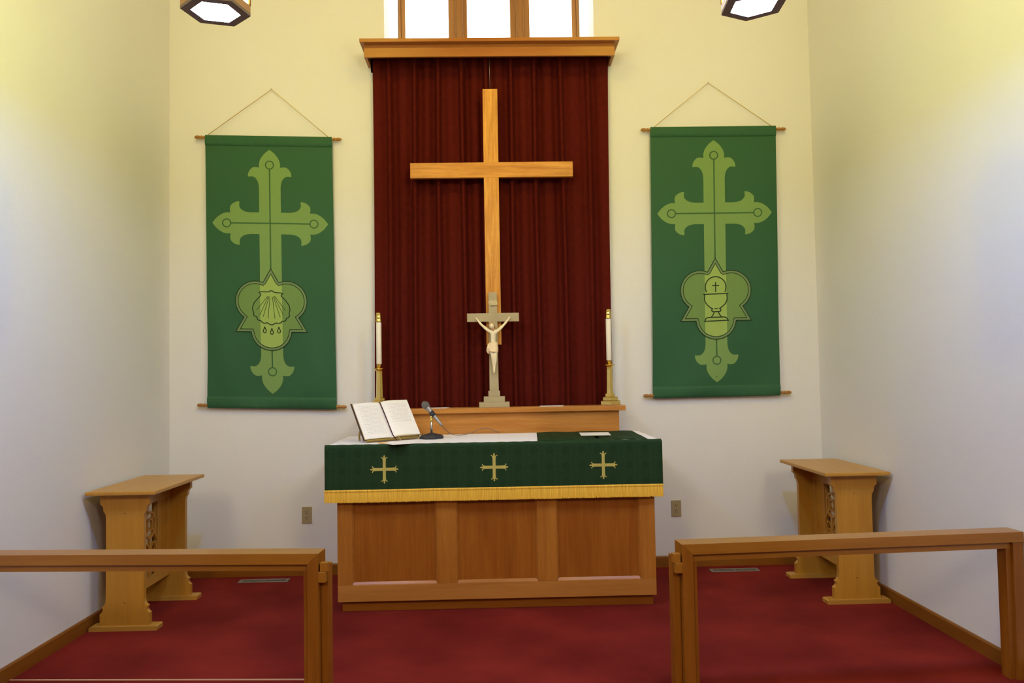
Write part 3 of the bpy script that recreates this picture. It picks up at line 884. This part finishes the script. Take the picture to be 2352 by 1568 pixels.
# the figure: one continuous skinned surface
YF_ = -.030
J = {}; E = []
def jt(n, x, y, z, rx, ry=None): J[n] = (x, y, z, rx, ry or rx)
jt('pelvis', -.003, YF_ - .002, .440, .026, .017)
jt('belly', -.001, YF_ - .004, .466, .0235, .016)
jt('waist', .000, YF_ - .006, .486, .0240, .0165)
jt('chest', .001, YF_ - .010, .508, .0285, .019)
jt('breast', .001, YF_ - .008, .526, .0280, .017)
jt('neck', -.003, YF_ - .012, .544, .0105, .0105)
jt('throat', -.006, YF_ - .018, .553, .0095)
for s, n, el, wr, pm in ((-1, 'l', (-.080, YF_ + .002, .576), (-.109, YF_ + .006, .612), (-.116, YF_ + .006, .621)), (1, 'r', (.079, YF_ + .002, .580), (.109, YF_ + .006, .616), (.115, YF_ + .006, .626))):
    jt('sh' + n, s * .030, YF_ - .005, .533, .0135); jt('ar' + n, s * .052, YF_ - .001, .553, .0118)
    jt('el' + n, *el, .0086); jt('fo' + n, (el[0] * .6 + wr[0] * .4), YF_ + .004, el[2] * .6 + wr[2] * .4, .0090)
    jt('wr' + n, *wr, .0056); jt('pm' + n, *pm, .0068, .0050)
    E += [('breast', 'sh' + n), ('sh' + n, 'ar' + n), ('ar' + n, 'el' + n), ('el' + n, 'fo' + n), ('fo' + n, 'wr' + n), ('wr' + n, 'pm' + n)]
jt('hipl', -.013, YF_ - .004, .424, .019); jt('hipr', .011, YF_ - .004, .426, .019)
jt('thl', -.013, YF_ - .014, .392, .0172); jt('thr', .012, YF_ - .016, .394, .0168)
jt('knl', -.006, YF_ - .026, .360, .0128); jt('knr', .013, YF_ - .028, .363, .0125)
jt('cal', -.004, YF_ - .018, .330, .0122); jt('car', .013, YF_ - .020, .332, .0120)
jt('anl', -.001, YF_ - .006, .285, .0072); jt('anr', .006, YF_ - .010, .286, .0072)
jt('hel', .000, YF_ - .006, .272, .0080); jt('her', .004, YF_ - .014, .272, .0078)
jt('tol', .001, YF_ - .016, .243, .0100, .0055); jt('tor', .003, YF_ - .022, .245, .0098, .0055)
E += [('pelvis', 'belly'), ('belly', 'waist'), ('waist', 'chest'), ('chest', 'breast'), ('breast', 'neck'), ('neck', 'throat'), ('pelvis', 'hipl'), ('pelvis', 'hipr'),
      ('hipl', 'thl'), ('thl', 'knl'), ('knl', 'cal'), ('cal', 'anl'), ('anl', 'hel'), ('hel', 'tol'), ('hipr', 'thr'), ('thr', 'knr'), ('knr', 'car'), ('car', 'anr'), ('anr', 'her'), ('her', 'tor')]
names = list(J); me = bpy.data.meshes.new('figure')
me.from_pydata([J[n][:3] for n in names], [(names.index(a), names.index(b)) for a, b in E], [])
me.materials.append(IVORY)
fig = bpy.data.objects.new('figure', me); C.objects.link(fig); fig.parent = t
sk = fig.modifiers.new('skin', 'SKIN'); sk.use_smooth_shade = True; sk.branch_smoothing = .6
for i, n in enumerate(names):
    v = me.skin_vertices[0].data[i]; v.radius = J[n][3:5]; v.use_root = (n == 'pelvis')
sb = fig.modifiers.new('sub', 'SUBSURF'); sb.levels = 2; sb.render_levels = 2
fig['label'] = 'ivory figure with outstretched arms, head bowed to one side'
# fingers, curled a little over the palm
for s, n in ((-1, 'l'), (1, 'r')):
    p = Vector(J['pm' + n][:3]); d = (p - Vector(J['wr' + n][:3])).normalized(); side = Vector((d.z, 0, -d.x)) * s
    bm = NB()
    for k, (off, ln_) in enumerate(((-.0042, .0075), (-.0015, .009), (.0013, .0085), (.0038, .0065))):
        a = p + side * off + d * .003
        tube(bm, [a, a + d * ln_ * .5 + Vector((0, -.0012, 0)), a + d * ln_ + Vector((0, -.0050, 0)), a + d * ln_ * .8 + Vector((0, -.0085, 0))], [.0015, .0014, .0013, .0009], 8)
    tube(bm, [p - d * .009, p - d * .006, p, p + d * .005], [.0046, .0052, .0060, .0035], 12)
    a = p - side * .0045 - d * .003
    tube(bm, [a, a - side * .003 + d * .003 + Vector((0, -.002, 0)), a - side * .003 + d * .007 + Vector((0, -.004, 0))], [.0017, .0015, .001], 8)
    obj('hand', bm, IVORY, fig)
for n, sx in (('l', -1), ('r', 1)):
    p = Vector(J['to' + n][:3]); d = (p - Vector(J['he' + n][:3])).normalized()
    bm = NB()
    for k in range(5):
        a = p + Vector(((k - 2) * .0022 * sx, -.0008, 0)) - d * .005; L2 = (.0085, .0095, .009, .008, .007)[k]
        tube(bm, [a, a + d * L2 * .7, a + d * L2], [.0018, .0014, .0008], 8)
    obj('toes', bm, IVORY, fig)
# head with face
HC_ = Vector((-.010, YF_ - .027, .567)); HM = Matrix.Translation(HC_) @ Matrix.Scale(1.18, 4) @ Matrix.Rotation(radians(-22), 4, 'Y') @ Matrix.Rotation(radians(18), 4, 'X')
def head_shape(v):
    x, y, z = v
    q = Vector((x * .0138, y * .0162, z * .0195))
    if z < 0: q.x *= 1 - .28 * z * z; q.y *= 1 - .12 * z * z
    if y < 0:
        nose = exp(-((x / .16) ** 2) - ((z + .12) / .22) ** 2); q.y -= .0046 * nose
        q.y -= .0014 * exp(-((z - .22) / .12) ** 2) * (abs(x) < .7)
        for ex in (-.38, .38): q.y += .0024 * exp(-(((x - ex) / .16) ** 2) - ((z - .03) / .11) ** 2)
        q.y -= .0014 * exp(-((x / .3) ** 2) - ((z + .46) / .08) ** 2)
        q.y -= .0018 * exp(-((x / .3) ** 2) - ((z + .85) / .18) ** 2)
    return q
bm = NB(); bmesh.ops.create_icosphere(bm, subdivisions=4, radius=1)
for v in bm.verts: v.co = HM @ head_shape(v.co)
for f in bm.faces: f.smooth = True
obj('head', bm, IVORY, fig)
for ex in (-1, 1):
    bm = NB()
    tube(bm, [HM @ Vector((ex * .0053 + dx, -.0128 - .0008 * (1 - abs(dx) / .0022), .0002 - .0007 * (1 - abs(dx) / .0022))) for dx in (-.0022, -.0011, 0, .0011, .0022)], .0005, 6)
    obj('eye', bm, HAIR, fig)
    bm = NB()
    tube(bm, [HM @ Vector((ex * .0053 + dx, -.0152, .0042 + .0006 * (1 - abs(dx) / .003))) for dx in (-.003, 0, .003)], .0006, 6)
    obj('eyebrow', bm, HAIR, fig)
bm = NB(); tube(bm, [HM @ Vector((dx, -.0168 + abs(dx) * .3, -.0086)) for dx in (-.003, 0, .003)], [.0003, .0008, .0003], 6); obj('mouth', bm, RIBC, fig)
bm = NB(); bmesh.ops.create_icosphere(bm, subdivisions=4, radius=1)
dl = []
for v in bm.verts:
    x, y, z = v.co
    wav = 1 + .06 * sin(z * 19 + x * 7) * cos(y * 11)
    q = Vector((x * .0178 * wav, y * .0178 * wav + .0035, z * .0215 + .0015))
    if z < 0: q.z -= .008 * (-z); q.x *= 1 + .12 * (-z)
    mk = max(0, min(1, (-y - .15) / .3)) * max(0, min(1, (.80 - abs(x)) / .25)) * max(0, min(1, (.66 - z) / .3))
    q.y = q.y * (1 - mk) + .004 * mk
    if z < 0: q.x *= 1 + .22 * (-z); q.y += .003 * (-z)
    v.co = HM @ q
for f in bm.faces: f.smooth = True
obj('hair', bm, HAIR, fig)
bm = NB(); bmesh.ops.create_icosphere(bm, subdivisions=3, radius=1)
for v in bm.verts:
    x, y, z = v.co
    v.co = HM @ Vector((x * .0088 * (1 + .08 * sin(z * 15)), y * .0065 - .0105, z * .0088 - .0165))
for f in bm.faces: f.smooth = True
obj('beard', bm, HAIR, fig)
# loincloth: wrapped band with folds and a knot hanging on the left hip
bm = NB()
rows = []
for j in range(15):
    q = j / 14; z = .452 - .062 * q
    row = []
    for k in range(48):
        a = 2 * pi * k / 48
        fd = .0011 * sin(k * 1.7 + j * .9) + .0009 * sin(a * 5 - j * .5)
        rx = .0285 + .0060 * sin(min(1, q * 1.4) * pi * .5) + fd; ry = .0225 + .012 * q + fd
        row.append(bm.verts.new((-.002 + rx * cos(a), YF_ - .005 - .008 * q + ry * sin(a), z + .005 * cos(a) * (1 - q) - .006 * cos(a + .6) * q)))
    rows.append(row)
for a, b in zip(rows, rows[1:]):
    for k in range(48):
        f = bm.faces.new((a[k], b[k], b[(k + 1) % 48], a[(k + 1) % 48])); f.smooth = True
tube(bm, [(-.024, YF_ - .014, .450), (-.032, YF_ - .018, .436), (-.038, YF_ - .016, .412), (-.040, YF_ - .012, .390), (-.033, YF_ - .010, .372)], [.006, .009, .0105, .010, .004], 12)
tube(bm, [(-.026, YF_ - .012, .448), (-.029, YF_ - .020, .425), (-.031, YF_ - .018, .395), (-.027, YF_ - .016, .378)], [.005, .008, .008, .003], 12)
obj('loincloth', bm, PINK, fig)

# ------------------------------------------------------------------ prayer desks
def oo(x, z, pts): return [(x + a, z + b) for a, b in pts]
side_prof = [(.140, .0255), (.140, .092), (.131, .098), (.124, .108), (.1215, .120), (.1275, .124), (.128, .131), (.118, .136), (.110, .150), (.1065, .172),
             (.1065, .628), (.109, .648), (.117, .664), (.1215, .668), (.1215, .684), (.126, .695), (.133, .703), (.140, .707), (.140, .7645)]
outline = [(-x, z) for x, z in side_prof[::-1]] + side_prof
t = thing('prayer_desk', 'pine prayer desk with pierced side panel standing by the left wall', 'prayer desk', (-2.135, -.83, 0), 0, 'pine prayer desks')
for s in (-1, 1):
    bm = NB(); prism(bm, outline, 'y', s * .30 - .017, s * .30 + .017)
    e = obj('end_board', bm, PZ, t)
    for z in (.655, .150):
        bm = NB(); lathe(bm, [(.004, 0), (.004, .0012)], 10)
        for v in bm.verts: v.co = Vector((v.co.x, s * (.30 + .017 + v.co.z), v.co.y * .7 + z))
        obj('peg', bm, AD and COVER, e)
    bm = NB(); prism(bm, [(-.19, 0), (.19, 0), (.19, .02), (.184, .025), (-.184, .025), (-.19, .02)], 'y', s * .30 - .042, s * .30 + .042); obj('foot', bm, PXm, t)
bm = NB(); box(bm, -.197, .197, -.378, .378, .765, .787, 0, .006); obj('top', bm, PY, t)
# panel between the ends: framed gothic tracery
bm = NB()
box(bm, -.012, .012, -.2825, .2825, .66, .72); box(bm, -.012, .012, -.2825, .2825, .165, .215)
for a, b in ((-.2825, -.235), (.235, .2825), (-.115, -.095), (.095, .115)): box(bm, -.011, .011, a, b, .215, .66)
p = obj('panel_frame', bm, PY, t)
for a, b in ((-.235, -.115), (.115, .235)):
    bm = NB(); box(bm, -.004, .004, a, b, .215, .66); obj('panel', bm, PZ, t)
bm = NB()
def flat(pts, w=.013, th=.008):
    P = [Vector(p) for p in pts]; closed = (P[0] - P[-1]).length < 1e-4; sec = []
    for i, p in enumerate(P):
        d = (P[i + 1] - p if i + 1 < len(P) else (P[1] - P[0] if closed else p - P[i - 1])).normalized()
        e = (p - P[i - 1] if i else (P[-1] - P[-2] if closed else d)).normalized()
        t_ = (d + e).normalized(); nn = Vector((-t_.y, t_.x)) * w / 2 / max(.5, t_.dot(d))
        sec.append([bm.verts.new((x, q.x, q.y)) for x, q in ((-th, p + nn), (th, p + nn), (th, p - nn), (-th, p - nn))])
    for a_, b_ in zip(sec, sec[1:]):
        for k in range(4): bm.faces.new((a_[k], a_[(k + 1) % 4], b_[(k + 1) % 4], b_[k]))
    bm.faces.new(sec[0]); bm.faces.new(sec[-1][::-1])
flat(arc(0, .53, .075, 0, 360, 28)); flat(arc(0, .53, .034, 0, 360, 20), .010)
for k in range(4):
    a = pi / 4 + k * pi / 2; flat([(cos(a) * .038, .53 + sin(a) * .038), (cos(a) * .072, .53 + sin(a) * .072)], .009)
for cx in (-.048, .048):
    flat([(cx - .040, .215), (cx - .040, .36)] + arc(cx + .030, .36, .070, 180, 128, 8), .010)
    flat([(cx + .040, .215), (cx + .040, .36)] + arc(cx - .030, .36, .070, 0, 52, 8), .010)
    flat(arc(cx, .350, .022, 0, 360, 14), .008)
flat([(0, .215), (0, .455)], .012)
for s in (-1, 1): flat([(s * .095, .43), (s * .066, .475)], .012); flat([(s * .095, .64), (s * .052, .585)], .012)
obj('tracery', bm, PZ, t)
dup(t, (2.150, -.655, 0), pi, 'pine prayer desk with pierced side panel standing by the right wall')

# ------------------------------------------------------------------ communion rails
def rail(sgn, org, end, label):
    """org: front inner end of the rail on the floor, end: where its front meets the wall; sgn -1 left, 1 right"""
    d = Vector((end[0] - org[0], end[1] - org[1])); L_ = d.length
    rz = math.atan2(d.y, d.x) if sgn > 0 else math.atan2(-d.y, -d.x)
    t = thing('communion_rail', label, 'railing', (org[0], org[1], 0), rz, 'wooden communion rails')
    X = lambda a, b: (min(sgn * a, sgn * b), max(sgn * a, sgn * b))
    D_, H = .106, .660
    bm = NB(); prism(bm, [(0, H), (sgn * (L_ - .002), H), (sgn * (L_ - .002), H - .045), (sgn * .048, H - .045)], 'y', 0, D_); obj('top_rail', bm, RX, t)
    bm = NB(); prism(bm, [(0, H - .0005), (sgn * .0475, H - .0455), (sgn * .0475, 0), (0, 0)], 'y', 0, D_); obj('end_post', bm, RZ, t)
    bm = NB(); box(bm, *X(L_ - .052, L_ - .004), 0.004, D_ - .004, 0, H - .0455); obj('wall_post', bm, RZ, t)
    bm = NB()
    box(bm, *X(.048, L_ - .053), .020, .080, H - .0765, H - .0455); obj('inner_strip', bm, RX, t)
    for a, b in ((.048, .070), (L_ - .076, L_ - .0525)):
        bm = NB(); box(bm, *X(a, b), .020, .078, 0, H - .0767); obj('inner_strip', bm, RZ, t)
    bm = NB(); box(bm, *X(-.034, -.0005), .032, .095, 0, .605, 0, .002); g_ = obj('gate_jamb', bm, RZ, t)
    bm = NB(); box(bm, *X(-.040, -.006), .004, .0315, .583, .621, 0, .002); obj('catch_block', bm, RX, g_)
    bm = NB(); box(bm, *X(-.031, -.0005), -.004, .0315, .538, .5825, 0, .002); obj('catch_block', bm, RX, g_)
rail(-1, (-.780, -2.308), (-2.352, -2.187), 'low wooden communion rail on the left, running to the left wall')
rail(1, (.787, -2.289), (2.367, -2.183), 'low wooden communion rail on the right, running to the right wall')

# ------------------------------------------------------------------ hexagonal hanging lanterns
t = thing('hanging_lantern', 'lit six-sided wooden lantern hanging on the left, before the banner with the shell', 'lantern', (-1.145, -2.490, 2.93), radians(16.2), 'six-sided hanging lanterns')
R0 = .137; HH = .40
def hexp(r, z): return [(r * cos(k * pi / 3), r * sin(k * pi / 3), z) for k in range(6)]
bm = NB()
o_ = [bm.verts.new(p) for p in hexp(R0, 0)]; i_ = [bm.verts.new(p) for p in hexp(R0 * .71, 0)]
o2 = [bm.verts.new(p) for p in hexp(R0, .012)]; i2 = [bm.verts.new(p) for p in hexp(R0 * .71, .012)]
for k in range(6):
    q = (k + 1) % 6
    bm.faces.new((o_[k], o_[q], i_[q], i_[k])); bm.faces.new((o2[k], i2[k], i2[q], o2[q])); bm.faces.new((o_[k], o2[k], o2[q], o_[q])); bm.faces.new((i_[k], i_[q], i2[q], i2[k]))
obj('bottom_ring', bm, LRING, t)
bm = NB()
for k in range(6):
    a, b = Vector(hexp(R0, 0)[k]), Vector(hexp(R0, 0)[(k + 1) % 6])
    n3 = Vector(((a + b).x, (a + b).y, 0)).normalized() * .010
    for z0, z1 in ((.0125, .045),):
        v = [bm.verts.new(p + Vector((0, 0, z))) for z in (z0, z1) for p in (a, b, b - n3, a - n3)]
        for f in ((0, 1, 2, 3), (7, 6, 5, 4), (0, 4, 5, 1), (1, 5, 6, 2), (2, 6, 7, 3), (3, 7, 4, 0)): bm.faces.new([v[j] for j in f])
obj('lower_frame', bm, LAMPW, t)
bm = NB()
for k in range(6):
    a, b = Vector(hexp(R0, 0)[k]), Vector(hexp(R0, 0)[(k + 1) % 6])
    n3 = Vector(((a + b).x, (a + b).y, 0)).normalized() * .010
    v = [bm.verts.new(p + Vector((0, 0, z))) for z in (HH - .04, HH) for p in (a, b, b - n3, a - n3)]
    for f in ((0, 1, 2, 3), (7, 6, 5, 4), (0, 4, 5, 1), (1, 5, 6, 2), (2, 6, 7, 3), (3, 7, 4, 0)): bm.faces.new([v[j] for j in f])
obj('upper_frame', bm, LAMPW, t)
for k in range(6):
    p = Vector(hexp(R0 - .007, 0)[k]); bm = NB()
    tube(bm, [p + Vector((0, 0, .045)), p + Vector((0, 0, HH - .04))], .009, 6); obj('corner_post', bm, LAMPW, t)
for k in range(6):
    a, b = Vector(hexp(R0 - .006, 0)[k]), Vector(hexp(R0 - .006, 0)[(k + 1) % 6]); e = (b - a).normalized() * .012
    bm = NB(); n3 = Vector(((a + b).x, (a + b).y, 0)).normalized() * .003
    v = [bm.verts.new(p + Vector((0, 0, z))) for z in (.0455, HH - .0405) for p in (a + e, b - e, b - e - n3, a + e - n3)]
    for f in ((0, 1, 2, 3), (7, 6, 5, 4), (0, 4, 5, 1), (1, 5, 6, 2), (2, 6, 7, 3), (3, 7, 4, 0)): bm.faces.new([v[j] for j in f])
    obj('glass_pane', bm, AMBER, t)
bm = NB(); lathe(bm, [(R0 * .72, .006), (R0 * .72, .010)], 6, smooth=False); obj('diffuser', bm, DIFF, t)
bm = NB(); lathe(bm, [(R0 + .012, HH), (R0 + .012, HH + .012), (.05, HH + .07), (.02, HH + .08)], 6, smooth=False); obj('cap', bm, LAMPW, t)
bm = NB(); tube(bm, [(0, 0, HH + .078), (0, 0, HC - 2.93 - .02)], .006, 8); lathe(bm, [(.05, HC - 2.93 - .03), (.06, HC - 2.93)], 20); obj('hanging_rod', bm, BRASS, t)
dup(t, (1.085, -2.540, 2.917), radians(25.0), 'lit six-sided wooden lantern hanging on the right, before the banner with the chalice')
